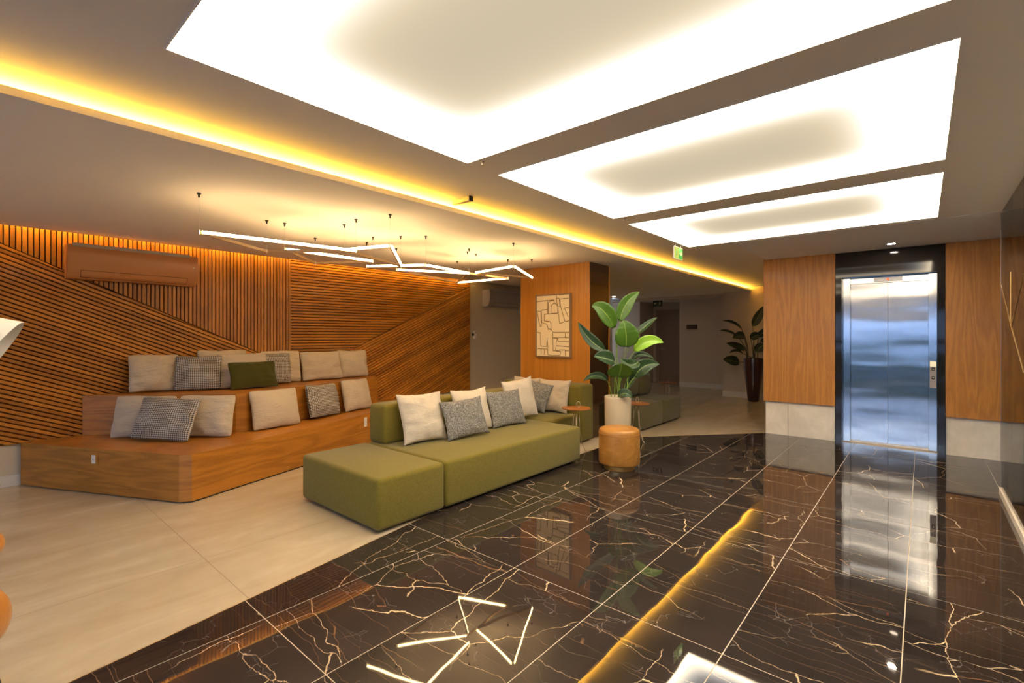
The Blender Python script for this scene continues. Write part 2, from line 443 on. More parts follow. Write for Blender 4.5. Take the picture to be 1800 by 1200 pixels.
# ------------------------------------------------------------------ ceiling
PX0, PX1 = -2.26, .115
PY = [(.53, 2.18), (2.47, 4.12), (4.43, 6.07)]
bm = bmesh.new()
ys = [-3.6, PY[0][0], PY[0][1], PY[1][0], PY[1][1], PY[2][0], PY[2][1], 15.4]
for k in range(len(ys)-1):
    if k % 2 == 0: box(bm, -3.36, 3.4, ys[k], ys[k+1], HC, HC+.14)
    else:
        box(bm, -3.36, PX0, ys[k], ys[k+1], HC, HC+.14); box(bm, PX1, 3.4, ys[k], ys[k+1], HC, HC+.14)
ceiling = tag(link('ceiling', bm, M['paint_ceiling']), kind='structure')
bx('ceiling_tint_band', M['daylit_band'], ceiling, -1.76, 3.2, 6.16, 7.84, HC-.004, HC+.001)  # thin strip that carries the painted daylight tint
# lowered ceiling, its cove lip and the back of the cove
bm = bmesh.new(); box(bm, -6.51, -3.012, -3.6, 12.3, LC, LC+.018); box(bm, -3.012, -2.99, -3.6, 12.3, LC, LC+.037); box(bm, -9.5, -6.51, 12.3, 15.4, LC, LC+.02); box(bm, -6.51, -3.012, 12.3, 15.4, LC, LC+.018); box(bm, -3.012, -2.99, 12.3, 15.4, LC, LC+.037)
link('soffit', bm, M['paint_ceiling'], ceiling)
bm = bmesh.new(); box(bm, -3.40, -3.36, -3.6, 15.4, LC+.018, HC+.14); box(bm, -6.75, -6.51, -3.6, 12.3, LC+.14, LC+.17); box(bm, -6.51, -6.49, -3.6, 12.3, LC, LC+.16)
link('cove_back', bm, M['paint_ceiling'], ceiling)
bx('cove_light_strip', M['cove_led'], ceiling, -3.13, -3.115, -3.5, 11.95, LC+.019, LC+.028)
bx('slot_light_strip', M['slot_led'], ceiling, -6.525, -6.513, -2.0, 6.4, LC+.09, LC+.10)
bx('bulkhead', M['paint_far'], ceiling, -9.5, -3.0, 12.35, 12.62, LC-.07, LC)

for k, (a, b) in enumerate(PY):
    t = empty('light_panel', ((PX0+PX1)/2, (a+b)/2, HC))
    lab = ['large backlit white ceiling panel nearest the camera, cut by the top of the picture', 'middle backlit ceiling panel of the three in the row',
           'farthest backlit ceiling panel, just before the elevator wall'][k]
    tag(t, lab, 'ceiling light', 'backlit ceiling panels')
    lx, ly = PX1-PX0, b-a
    bm = bmesh.new(); box(bm, -lx/2+.004, lx/2-.004, -ly/2+.004, ly/2-.004, .024, .032)
    link('diffuser', bm, panel_light(lx, ly), t)
    bm = bmesh.new()
    for q in ((-lx/2, -lx/2+.006, -ly/2, ly/2), (lx/2-.006, lx/2, -ly/2, ly/2), (-lx/2+.006, lx/2-.006, -ly/2, -ly/2+.006), (-lx/2+.006, lx/2-.006, ly/2-.006, ly/2)):
        box(bm, *q, -.004, .05)
    link('frame', bm, M['paint_ceiling'], t)

# ------------------------------------------------------------------ left wall with slats
bm = bmesh.new(); box(bm, WX-.2, WX, -3.6, 12.1, 0, 2.9)
wall_left = tag(link('wall_left', bm, M['paint_wall']), kind='structure')
SX0, SX1 = -6.642, -6.612
YA, YB, ZB, ZT = -1.6, 6.44, .405, LC+.055
bm = bmesh.new(); box(bm, WX, SX0, YA, YB, ZB, ZT); link('slat_backing', bm, M['slat_back'], wall_left)
def slatmesh(poly):
    """prism standing on the wall with a small chamfer round its face"""
    poly = dedupe(poly)
    if len(poly) < 3 or area(poly) < 6e-5: return
    c0 = (sum(p[0] for p in poly)/len(poly), sum(p[1] for p in poly)/len(poly))
    if sum(poly[i][0]*poly[(i+1) % len(poly)][1]-poly[(i+1) % len(poly)][0]*poly[i][1] for i in range(len(poly))) < 0: poly = poly[::-1]
    ins = poly
    for i in range(len(poly)):
        p, q = poly[i], poly[(i+1) % len(poly)]
        d = math.hypot(q[0]-p[0], q[1]-p[1])
        if d < 1e-5: continue
        nx, ny = (q[1]-p[1])/d, -(q[0]-p[0])/d
        ins = clip(ins, nx, ny, nx*p[0]+ny*p[1]-.004)
    bm = bmesh.new()
    if len(ins) == len(poly):
        # match vertices by nearest start
        k = min(range(len(ins)), key=lambda i: (ins[i][0]-poly[0][0])**2+(ins[i][1]-poly[0][1])**2); ins = ins[k:]+ins[:k]
        L0 = [bm.verts.new((SX0, y, z)) for y, z in poly]; L1 = [bm.verts.new((SX1-.004, y, z)) for y, z in poly]; L2 = [bm.verts.new((SX1, y, z)) for y, z in ins]
        n = len(poly)
        for A, C in ((L0, L1), (L1, L2)):
            for i in range(n): bm.faces.new((A[i], A[(i+1) % n], C[(i+1) % n], C[i]))
        bm.faces.new(L2)
    else:
        L0 = [bm.verts.new((SX0, y, z)) for y, z in poly]; L1 = [bm.verts.new((SX1, y, z)) for y, z in poly]; n = len(poly)
        for i in range(n): bm.faces.new((L0[i], L0[(i+1) % n], L1[(i+1) % n], L1[i]))
        bm.faces.new(L1)
    link('slat', bm, M['slat'], wall_left)
big = [(YA, ZB), (YB, ZB), (YB, ZT), (YA, ZT)]
PIT, GAP = .0408, .0095
d1 = (-.475, 2.33+.475*.26)      # z = a*y + b : lower left border
d2 = (.466, 1.15-.466*3.76)      # lower right border
SEAM = 3.0
def strips(region, ang, pitch=PIT):
    ca, sa = math.cos(ang), math.sin(ang)          # slat direction
    nx, ny = -sa, ca
    ds = [nx*p[0]+ny*p[1] for p in region]; lo, hi = min(ds), max(ds)
    k = math.floor(lo/pitch)
    while k*pitch < hi:
        a, b = k*pitch+GAP/2, (k+1)*pitch-GAP/2
        q = clip(clip(region, nx, ny, b), -nx, -ny, -a) if region else []
        if q and len(q) > 2: slatmesh(q)
        k += 1
L = clip(big, 1, 0, SEAM); Rr = clip(big, -1, 0, -SEAM)
strips(clip(L, d1[0], -1, -d1[1]-.004), math.pi/2)                    # vertical slats above border
strips(clip(L, -d1[0], 1, d1[1]-.004), math.atan(-.43))               # falling slats
strips(clip(Rr, d2[0], -1, -d2[1]-.004), 0.0)                          # level slats
strips(clip(Rr, -d2[0], 1, d2[1]-.004), math.atan(.44))               # rising slats
bx('end_trim', M['slat'], wall_left, WX, SX1, YB, YB+.012, ZB, ZT)
bl = B(WX, WX+.014, -3.6, .405, 0, .11, bev=.003); tag(link('baseboard_left', bl, M['white_trim']), kind='structure')

# ------------------------------------------------------------------ other walls
bm = bmesh.new()
box(bm, -3.63, -1.72, 12.0, 12.3, 0, 2.9)                                # pillar wall right of the corridor
box(bm, -5.30, -3.0, 13.55, 15.4, 0, 2.9); box(bm, -9.5, -6.52, 13.55, 15.4, 0, 2.9); box(bm, -6.6, -5.2, 14.5, 15.4, 0, 2.9)
box(bm, -9.7, -9.5, 12, 15.4, 0, 2.9); box(bm, -8.7, -6.86, 12.1, 12.3, 0, 2.9); box(bm, -3.63, -3.4, 12.3, 13.55, 0, 2.9)
wall_far = tag(link('wall_far', bm, M['paint_far']), kind='structure')
bm = bmesh.new(); box(bm, -5.30, -3.63, 13.535, 13.55, 0, .13); box(bm, -3.645, -1.76, 11.985, 12.0, 0, .13); box(bm, -9.5, -6.52, 13.535, 13.55, 0, .13)
tag(link('baseboard_far', bm, M['white_trim']), kind='structure')
bm = bmesh.new()
box(bm, -1.76, -.915, 7.90, 8.3, 0, 2.9); box(bm, .215, .83, 7.90, 8.3, 0, 2.9); box(bm, 1.945, 3.4, 7.90, 8.3, 0, 2.9)
box(bm, -.915, .215, 8.10, 8.3, 0, 2.9); box(bm, .83, 1.945, 8.10, 8.3, 0, 2.9); box(bm, -1.76, -1.5, 8.3, 12.1, 0, 2.9)
wall_back = tag(link('wall_back', bm, M['paint_far']), kind='structure')
for x0, x1, z0 in ((-1.795, -.908, .487), (.212, .822, .465)):
    o = bx('wood_panel', M['wood_v'], wall_back, x0, x1, 7.83, 7.90, z0, HC, bev=.002)
bx('wood_panel', M['wood_v'], wall_back, 1.95, 3.2, 7.83, 7.90, .465, HC, bev=.002)
for x0, x1 in ((-1.765, -1.481), (-1.479, -.915), (.215, .826), (1.95, 2.6), (2.602, 3.2)):
    bx('stone_panel', M['stone'], wall_back, x0, x1, 7.872, 7.90, 0, .5, bev=.0015)
bx('stone_panel', M['stone'], wall_back, -1.775, -1.765, 7.872, 8.5, 0, .5)
tag(bx('wall_right', M['paint_far'], None, 3.2, 3.4, -3.6, 8.3, 0, 2.9), kind='structure')

# wood-clad column with a bronze mirror on its hall side
bm = B(-4.79, -3.56, 5.81, 6.34, 0, LC+.01)
colm = tag(link('wall_column', bm, M['wood_col']), kind='structure')
bx('wood_panel', M['wood_col'], colm, -4.80, -3.545, 5.79, 5.81, 0, LC, bev=.001)
bx('mirror_panel', M['mirror_dark'], colm, -3.56, -3.545, 5.812, 6.325, 0.0, LC)
bx('edge_trim', M['wood_col'], colm, -3.56, -3.540, 6.325, 6.345, 0.0, LC)

# front wall with street windows (behind the camera, seen in reflections)
bm = bmesh.new(); box(bm, -9.5, 3.4, -3.75, -3.6, 2.25, 2.9); box(bm, -9.5, -6.0, -3.75, -3.6, 0, 2.25); box(bm, 2.9, 3.4, -3.75, -3.6, 0, 2.25)
tag(link('wall_front', bm, M['paint_far']), kind='structure')
w = tag(link('window_1', B(-6.0, 2.9, -3.72, -3.70, 0.0, 2.25), M['window_glass']), kind='structure')
for x in (-6, -4.25, -2.5, -.75, 1.0, 2.85):
    bx('mullion', M['black_metal'], w, x, x+.05, -3.74, -3.66, 0, 2.25)
for z, hh in ((0, .06), (.50, .14), (1.18, .16), (2.2, .05)): bx('transom', M['black_metal'], w, -6, 2.9, -3.74, -3.66, z, z+hh)
g = tag(link('ground', B(-30, 30, -40, -3.76, -.3, -.02), mat('street_paving', (.45, .45, .44), .7)), kind='structure')

tag(link('wall_added_street', B(-30, 30, -18.4, -18, -.02, 4.2), mat('added_wall_grey', (.46, .49, .52), .8)), kind='structure')  # unseen wall, added to keep the elevator door reflections dim
hg = tag(link('added_hedge', B(-12, 8, -6.6, -6.0, -.02, .9, bev=.08, seg=2), mat('added_hedge_green', (.03, .07, .02), .9)), kind='structure')  # unseen hedge, added as a dark band for the door reflections
# glass partition on the right
gp = empty('window_2'); tag(gp, kind='structure')
for a, b in ((-3.6, -1.4), (-1.396, 1.2), (1.204, 3.36), (3.364, 5.53), (5.534, 6.25)):
    bx('pane', M['glass'], gp, .545, .555, a, b, .062, HC-.002)
bx('sill', M['stone'], gp, .53, .57, -3.6, 6.25, 0, .062, bev=.002)
bx('edge_profile', M['grey_metal'], gp, .544, .556, 6.25, 6.254, .062, HC-.002)

bm = bmesh.new()
for a, b in (((6.20, 1.92), (5.557, 1.52)), ((5.557, 1.52), (4.93, 1.19)), ((5.59, 1.97), (5.59, 1.56)), ((4.93, 1.89), (5.557, 1.52))):
    tube(bm, [(.543, a[0], a[1]), (.543, b[0], b[1])], .0022, 6)
link('gold_lines', bm, M['brass'], gp)  # thin gold lines on the face of the glass
# ------------------------------------------------------------------ elevators
def elevator(x, label):
    """origin at portal centre, floor level, on the wall line"""
    e = empty('elevator', (x, 7.85, 0)); tag(e, label, 'elevator', 'elevators')
    bx('portal_header', M['dark_gloss'], e, -.557, .557, -.012, .05, 2.238, HC-.006)
    bx('header_soffit', M['dark_gloss'], e, -.555, .555, .05, .24, 2.238, 2.30)
    for s in (-1, 1): bx('portal_side', M['dark_gloss'], e, min(s*.557, s*.485), max(s*.557, s*.485), -.008, .24, 0, 2.237)
    for s in (-1, 1): bx('jamb', M['steel_jamb'], e, min(s*.485, s*.403), max(s*.485, s*.403), .10, .24, 0, 2.235, bev=.002)
    tr = bx('lintel', M['steel_jamb'], e, -.403, .403, .15, .24, 2.155, 2.235)
    ind = bx('indicator', M['grey_metal'], e, -.15, .15, .142, .15, 2.165, 2.228)
    bm = bmesh.new(); box(bm, -.012, .012, .139, .142, 2.18, 2.212); link('red_digit', bm, M['red_led'], ind)
    for s in (-1, 1): bx('door_leaf', M['steel'], e, min(s*.403, s*.002), max(s*.403, s*.002), .175, .215, .015, 2.15)
    bx('threshold', M['brass_dull'], e, -.403, .403, .12, .24, 0, .014)
    cp = bx('call_panel', M['grey_plastic'], e, .415, .478, .092, .10, .80, 1.14, bev=.001)
    bx('display', M['call_display'], cp, .417, .476, .088, .092, 1.065, 1.13)
    for z, up in ((1.035, 1), (.925, -1)):
        b = bx('button', M['black_metal'], cp, .432, .462, .086, .092, z-.018, z+.018, bev=.002)
        bm = bmesh.new(); vv = [bm.verts.new(p) for p in ((.437, .085, z-up*.008), (.457, .085, z-up*.008), (.447, .085, z+up*.01), (.437, .0862, z-up*.008), (.457, .0862, z-up*.008), (.447, .0862, z+up*.01))]
        bm.faces.new(vv[:3]); bm.faces.new(vv[3:][::-1])
        for i in range(3): bm.faces.new((vv[i], vv[(i+1) % 3], vv[3+(i+1) % 3], vv[3+i]))
        link('arrow', bm, M['white_plastic'], b)
    return e
elevator(-.347, 'brushed steel elevator between the two wood panels, its left and right doors closed')
elevator(1.385, 'second elevator seen through the glass at the right edge of the picture')

# corridor door
d = empty('door_1'); tag(d, kind='structure')
bx('door_leaf', M['door_paint'], d, -6.28, -5.42, 14.46, 14.50, .01, 2.14)
bm = bmesh.new(); box(bm, -6.40, -6.28, 14.44, 14.50, 0, 2.26); box(bm, -5.42, -5.305, 14.44, 14.50, 0, 2.26); box(bm, -6.28, -5.42, 14.44, 14.50, 2.14, 2.26)
link('door_frame', bm, M['door_paint'], d)
h_ = bx('door_handle', M['grey_metal'], d, -6.22, -6.09, 14.41, 14.425, 1.03, 1.05); bx('rose', M['grey_metal'], h_, -6.225, -6.185, 14.425, 14.46, 1.02, 1.06)

# ------------------------------------------------------------------ tiered bench
T1 = [(-6.605, .40), (-4.87, 1.25), (-4.81, 1.33), (-6.04, 5.0), (-6.605, 5.0)]
T2 = [(-6.605, .845), (-5.57, 1.945), (-5.545, 2.04), (-6.25, 4.15), (-6.605, 4.15)]
bench = empty('tiered_bench', (-6.0, 2.5, 0)); tag(bench, 'two-tier stepped wooden bench with angled front against the slatted wall', 'bench')
def lp(bm, parent): bmesh.ops.translate(bm, vec=-Vector(parent.location), verts=bm.verts); return bm
def tier(name, poly, z0, z1):
    bm = bmesh.new(); prism(bm, poly, z0, z1)
    bmesh.ops.bevel(bm, geom=list(bm.edges), offset=.002, segments=1, affect='EDGES')
    return link(name, lp(bm, bench), M['wood_bench_x'], bench)
tier('lower_tier', T1, .012, .42); tier('upper_tier', T2, .4205, .83)
bm = bmesh.new()
c0 = Vector((sum(p[0] for p in T1)/5, sum(p[1] for p in T1)/5, 0))
prism(bm, [(c0.x+(x-c0.x)*.985, c0.y+(y-c0.y)*.985) for x, y in T1], 0, .012); link('plinth', lp(bm, bench), M['black_metal'], bench)
def outlet(x, y, z, dirv, wide=True):
    d = Vector((dirv[0], dirv[1], 0)).normalized(); n = Vector((d.y, -d.x, 0)); c = Vector((x, y, z)) + n*.003
    def pb(w, hh, t, off, dx=0):
        bm = bmesh.new(); a = c+n*off+d*(dx-w/2); b = c+n*off+d*(dx+w/2); bar(bm, a, b, t, hh); return lp(bm, bench)
    o = link('outlet', pb(.085 if wide else .05, .12, .006, 0), M['wood_bench_x'] if wide else M['white_plastic'], bench)
    link('socket', pb(.042, .075, .006, .004, -.008 if wide else 0), M['white_plastic'], o)
    bm = pb(.006, .012, .006, .0068, -.008 if wide else 0); link('pin_hole', bm, M['black_metal'], o)
outlet(-5.742, .823, .322, (1.735, .85)); outlet(-5.533, 3.487, .322, (-1.23, 3.67), False)

# ------------------------------------------------------------------ sofas
def soft(name, m, parent, x0, x1, y0, y1, z0, z1, r=.035, puff=.008):
    ox, oy, oz = parent.location
    bm = B(x0-ox, x1-ox, y0-oy, y1-oy, z0-oz, z1-oz, bev=r, seg=5)
    return link(name, bm, m, parent, 60)
def feet(parent, pts):
    for x, y in pts:
        ox, oy, oz = parent.location
        bm = bmesh.new(); lathe(bm, [(0, 0), (.022, 0), (.022, .022), (0, .022)], 16, (x-ox, y-oy, 0)); link('foot', bm, M['black_metal'], parent, 40)
ot = empty('ottoman', (-3.58, 2.3, 0)); tag(ot, 'large square olive green ottoman at the near end of the sofa', 'ottoman')
soft('seat', M['green'], ot, -4.16, -2.99, 1.985, 2.632, .02, .405); feet(ot, [(-4.05, 2.07), (-3.1, 2.07), (-4.05, 2.55), (-3.1, 2.55)])
sf = empty('sofa', (-3.58, 3.65, 0)); tag(sf, 'long olive green sofa with cream and grey cushions, behind the ottoman', 'sofa')
soft('seat', M['green'], sf, -4.16, -2.99, 2.64, 4.70, .02, .405)
soft('backrest', M['green'], sf, -4.17, -3.90, 2.66, 5.00, .40, .785, r=.045)
feet(sf, [(-4.05, 2.75), (-3.1, 2.75), (-4.05, 4.6), (-3.1, 4.6)])
cs = empty('corner_sofa', (-4.1, 5.2, 0)); tag(cs, 'olive green corner sofa section with its back against the wooden column', 'sofa')
soft('seat', M['green'], cs, -4.85, -3.50, 4.715, 5.46, .02, .40)
soft('backrest', M['green'], cs, -4.85, -3.46, 5.43, 5.77, .02, .79, r=.045)
hs = empty('hall_sofa', (-3.7, 7.5, 0)); tag(hs, 'dark green sofa in the hall beyond the column', 'sofa')
soft('seat', M['green_dark'], hs, -4.3, -3.2, 6.60, 7.50, .02, .40, r=.04); soft('seat', M['green_dark'], hs, -4.3, -3.2, 7.505, 8.27, .02, .40, r=.04)
feet(hs, [(-3.3, 6.7), (-3.3, 8.15), (-4.2, 6.7), (-4.2, 8.15)])
for y0, y1 in ((6.62, 7.16), (7.17, 7.71), (7.72, 8.22)): soft('back_cushion', M['green_dark'], hs, -4.02, -3.70, y0, y1, .395, .80, r=.11)
link('backrest', lp(B(-4.3, -4.0, 6.6, 8.27, .40, .74, bev=.03, seg=3), hs), M['green_dark'], hs, 60)

# ------------------------------------------------------------------ cushions
def cushion(label, m, x, y, z, w, h, th=.18, yaw=90, lean=14, roll=0, pinch=.045, seed=0, puff=.55, rnd_c=.05, wr=.02, group=None, name='cushion'):
    N = 26; bm = bmesh.new(); rnd = random.Random(seed*17+3); off = Vector((rnd.uniform(-50, 50), rnd.uniform(-50, 50), 0))
    def side(sgn):
        g = []
        for j in range(N+1):
            row = []
            for i in range(N+1):
                u = -1+2*i/N; v = -1+2*j/N
                uu = math.sin(u*math.pi/2)*.45+u*.55; vv = math.sin(v*math.pi/2)*.45+v*.55
                rc_ = 1-rnd_c*(abs(uu)*abs(vv))**6; px = w/2*uu*(1-pinch*(1-vv*vv))*rc_; pz = h/2*vv*(1-pinch*(1-uu*uu))*rc_
                # corners a little uneven
                px += .008*uu*noise.noise(off+Vector((vv*1.2, 3, 7))); pz += .010*abs(vv)*noise.noise(off+Vector((uu*1.4, 9, 1)))
                t = max(0, (1-abs(uu)**2.2)*(1-abs(vv)**2.2))**puff*th/2
                edge = (1-abs(uu))*(1-abs(vv))
                fold = noise.noise(off+Vector((uu*1.3, vv*4.2, sgn*2)))*wr*1.7*abs(uu)**1.5 + noise.noise(off+Vector((uu*4, vv*2, 5+sgn)))*wr*abs(vv)**2+noise.noise(off+Vector((uu*2, vv*2, 5)))*wr
                if abs(u) > .999 or abs(v) > .999: fold = 0
                row.append((px, sgn*(t+fold*min(1, edge*8)), pz+h/2))
            g.append(row)
        return g
    F = side(-1); K = side(1)
    vf = [[bm.verts.new(c) for c in r] for r in F]
    vk = [[vf[j][i] if i in (0, N) or j in (0, N) else bm.verts.new(K[j][i]) for i in range(N+1)] for j in range(N+1)]
    for j in range(N):
        for i in range(N):
            bm.faces.new((vf[j][i], vf[j][i+1], vf[j+1][i+1], vf[j+1][i]))
            q = (vk[j][i], vk[j+1][i], vk[j+1][i+1], vk[j][i+1])
            bm.faces.new(q)
    o = link(name, bm, m, None, 180)
    zs = math.sin(R(lean))*th*.0
    o.matrix_world = Matrix.Translation((x, y, z+.004+abs(math.sin(R(roll)))*w*.42)) @ Matrix.Rotation(R(yaw), 4, 'Z') @ Matrix.Rotation(-R(lean), 4, 'X') @ Matrix.Rotation(R(roll), 4, 'Y')
    tag(o, label, 'cushion', group)
    return o
G1, G2, G3 = 'cushions on the lower bench tier', 'cushions on the upper bench tier', 'cushions on the green sofa'
Ln, Ll, Ho, Bo = M['linen'], M['linen_light'], M['hounds'], M['boucle']
Z1, Z2, Z3 = .42, .83, .405
cushion('leftmost beige cushion on the lower bench tier, half behind the houndstooth cushion', Ln, -5.96, 1.20, Z1, .60, .43, yaw=44, seed=1, group=G1)
cushion('beige cushion on the lower bench tier, right behind the houndstooth cushion', Ln, -5.52, 1.62, Z1, .57, .43, yaw=44, seed=2, group=G1)
cushion('large houndstooth cushion lying against two beige cushions on the lower bench tier', Ho, -5.60, 1.27, Z1, .60, .43, yaw=40, lean=22, roll=3, seed=3, group=G1, th=.13)
cushion('beige cushion alone right of the bench corner, on the lower bench tier', Ln, -5.46, 2.34, Z1, .56, .44, yaw=97, seed=4, group=G1, wr=.01)
cushion('houndstooth cushion on the lower bench tier between two beige cushions', Ho, -5.71, 3.04, Z1, .56, .42, yaw=112, seed=5, group=G1, roll=2)
cushion('rightmost beige cushion on the lower bench tier, creased, beside the sofa', Ln, -5.91, 3.63, Z1, .50, .44, yaw=103, seed=6, group=G1, wr=.012)
cushion('leftmost beige cushion on the upper bench tier', Ln, -6.40, 1.42, Z2, .46, .42, yaw=86, lean=12, seed=7, group=G2)
cushion('houndstooth cushion on the upper bench tier, second from the left', Ho, -6.20, 1.77, Z2, .46, .40, yaw=66, seed=8, group=G2)
cushion('beige cushion of which only the top edge shows behind the houndstooth one', Ln, -6.45, 2.12, Z2, .56, .45, yaw=90, lean=8, seed=9, group=G2)
cushion('beige cushion right behind the olive green cushion', Ln, -6.14, 2.24, Z2, .56, .42, yaw=84, seed=10, group=G2)
cushion('small olive green lumbar cushion on the upper bench tier', M['olive'], -5.93, 2.28, Z2, .54, .33, yaw=90, lean=18, th=.12, pinch=.07, seed=11, group=G2)
cushion('houndstooth cushion mostly hidden, right of the olive green cushion', Ho, -6.24, 2.63, Z2, .44, .40, yaw=88, seed=12, group=G2, lean=10)
cushion('beige cushion right of the hidden houndstooth cushion on the upper bench tier', Ln, -6.40, 2.80, Z2, .52, .43, yaw=90, lean=10, seed=13, group=G2)
cushion('wide beige cushion second from the right on the upper bench tier', Ln, -6.35, 3.34, Z2, .60, .41, yaw=90, seed=14, group=G2)
cushion('rightmost beige cushion on the upper bench tier', Ln, -6.43, 3.86, Z2, .50, .41, yaw=90, lean=10, seed=15, group=G2)
cushion('cream cushion at the near end of the sofa back', Ll, -3.68, 3.00, Z3, .50, .49, yaw=84, seed=16, group=G3, rnd_c=-.02, wr=.014, pinch=.07, lean=18)
cushion('grey melange cushion nearest the camera on the sofa seat', Bo, -3.51, 3.42, Z3, .52, .40, yaw=82, seed=17, group=G3, rnd_c=-.02, wr=.014, pinch=.07, lean=22, roll=-2, th=.14)
cushion('cream cushion behind the two grey melange cushions of the sofa', Ll, -3.70, 3.70, Z3, .52, .47, yaw=88, seed=18, group=G3, rnd_c=-.02, wr=.014, pinch=.07, lean=16)
cushion('grey melange cushion in the middle of the sofa seat, against the far cream cushion', Bo, -3.62, 4.18, Z3, .52, .42, yaw=84, seed=19, group=G3, rnd_c=-.02, wr=.014, pinch=.06, lean=20, th=.14)
cushion('cream cushion at the far end of the long sofa, with one corner standing up', Ll, -3.74, 4.58, Z3, .54, .50, yaw=86, seed=20, group=G3, rnd_c=-.02, wr=.014, pinch=.08, lean=12, roll=-4)
cushion('dark grey melange cushion in the corner of the sofa, mostly hidden', Bo, -4.08, 5.12, .40, .44, .40, yaw=14, seed=21, group=G3, rnd_c=-.02, wr=.014, pinch=.06, lean=20, roll=12, th=.13)
cushion('cream cushion at the right end of the corner sofa section', Ln, -3.86, 5.30, .40, .50, .46, yaw=6, seed=22, group=G3, rnd_c=-.02, wr=.014, pinch=.08, lean=16)
cushion('cream cushion at the left end of the corner sofa section, half hidden', Ln, -4.38, 5.32, .40, .48, .46, yaw=0, seed=23, group=G3, rnd_c=-.02, wr=.014, pinch=.07, lean=14)

# ------------------------------------------------------------------ pouf, side tables
pf = empty('pouf', (-2.53, 4.75, 0)); tag(pf, 'round tan leather pouf with brass base in front of the plant', 'pouf')
bm = bmesh.new(); lathe(bm, [(0, .052), (.205, .052), (.216, .06), (.221, .075), (.222, .22), (.221, .395), (.217, .418), (.204, .434), (.18, .441), (.10, .445), (0, .446)], 64); link('cushion_body', bm, M['leather'], pf, 50)
bm = bmesh.new(); tube(bm, [(.2225*math.cos(a*math.pi/24), .2225*math.sin(a*math.pi/24), .385) for a in range(48)], .003, 6, True); link('piping', bm, M['leather'], pf, 180)
bm = bmesh.new(); lathe(bm, [(0, 0), (.165, 0), (.167, .003), (.167, .052), (0, .052)], 64); link('base', bm, M['brass'], pf, 40)
def side_table(x, y, ztop, r, label, ang=0, m='wood_red', metal='brass_dull'):
    t = empty('side_table', (x, y, 0), ang); tag(t, label, 'side table', 'round side tables with ring handles')
    bm = bmesh.new(); lathe(bm, [(0, ztop-.014), (r-.006, ztop-.014), (r, ztop-.007), (r, ztop), (0, ztop)], 48); link('tabletop', bm, M[m], t, 40)
    for k in range(3):
        a = 2*math.pi*k/3+.4; ca, sa = math.cos(a), math.sin(a)
        p = [(ca*.035, sa*.035, ztop-.014), (ca*.05, sa*.05, ztop*.5), (ca*.085, sa*.085, .10), (ca*.13, sa*.13, .012), (ca*.16, sa*.16, .005)]
        bm = bmesh.new(); tube(bm, p, .004, 8); link('leg', bm, M[metal], t, 180)
    bm = bmesh.new(); pts = [(.035+.0*q, .026*math.cos(q*math.pi/12), ztop+.038+.036*math.sin(q*math.pi/12)) for q in range(24)]
    pts = [(.03+.024*math.cos(q*math.pi/12), .03, ztop+.036+.036*math.sin(q*math.pi/12)) for q in range(24)]
    tube(bm, pts, .0035, 8, True); link('ring_handle', bm, M[metal], t, 180)
    return t
side_table(-3.25, 5.0, .56, .18, 'round wooden side table with brass ring handle, at the end of the green sofa', R(40))
side_table(-3.0, 6.15, .52, .17, 'round wooden side table half hidden behind the cream plant pot', R(70))
side_table(-3.95, 9.5, .50, .19, 'dark round side table beside the hall sofa, by the corridor door', R(40), 'wood_red', 'grey_metal')

# ------------------------------------------------------------------ plants
CR = Vector((.758, .652, 0)); CF = Vector((-.652, .758, 0))
def leafmesh(base, tip, width, bulge=(0, 0, 0), fold=.35, face=0.0, tw=0.0):
    """leaf from base to tip (plant-local), bulge moves the middle, face turns the blade round its axis"""
    base, tip = Vector(base), Vector(tip); mid = (base+tip)/2+Vector(bulge)*2
    NL, NW = 16, 8; bm = bmesh.new(); uv = bm.loops.layers.uv.new('UVMap'); rows = []; uvs = {}
    for i in range(NL+1):
        t = i/NL; p = base*(1-t)**2+mid*2*t*(1-t)+tip*t*t
        d = (mid-base)*(1-t)*2+(tip-mid)*2*t; d.normalize()
        hint = -CF*math.cos(face)+Vector((0, 0, 1))*math.sin(face)
        sidev = d.cross(hint)
        if sidev.length < 1e-3: sidev = d.cross(Vector((.3, .2, 1)))
        sidev.normalize(); nrm = sidev.cross(d).normalized()
        if tw: 
            q = Matrix.Rotation(tw*t, 3, d); sidev = q@sidev; nrm = q@nrm
        wd = width/2*(math.sin(math.pi*min(1, t**.78*.97+.03)))**.72 if t < 1 else 0.002
        wd = max(wd, .002); row = []
        for j in range(NW+1):
            u = -1+2*j/NW
            q = p+sidev*u*wd+nrm*(abs(u)**1.3*wd*fold)+nrm*.006*math.sin(t*38+u)*abs(u)
            v = bm.verts.new(q); uvs[v] = (j/NW, t); row.append(v)
        rows.append(row)
    for i in range(NL):
        for j in range(NW):
            f = bm.faces.new((rows[i][j], rows[i][j+1], rows[i+1][j+1], rows[i+1][j]))
            for lo in f.loops: lo[uv].uv = uvs[lo.vert]
    return bm
def L3(u, z, d): return CR*u+CF*d+Vector((0, 0, z))
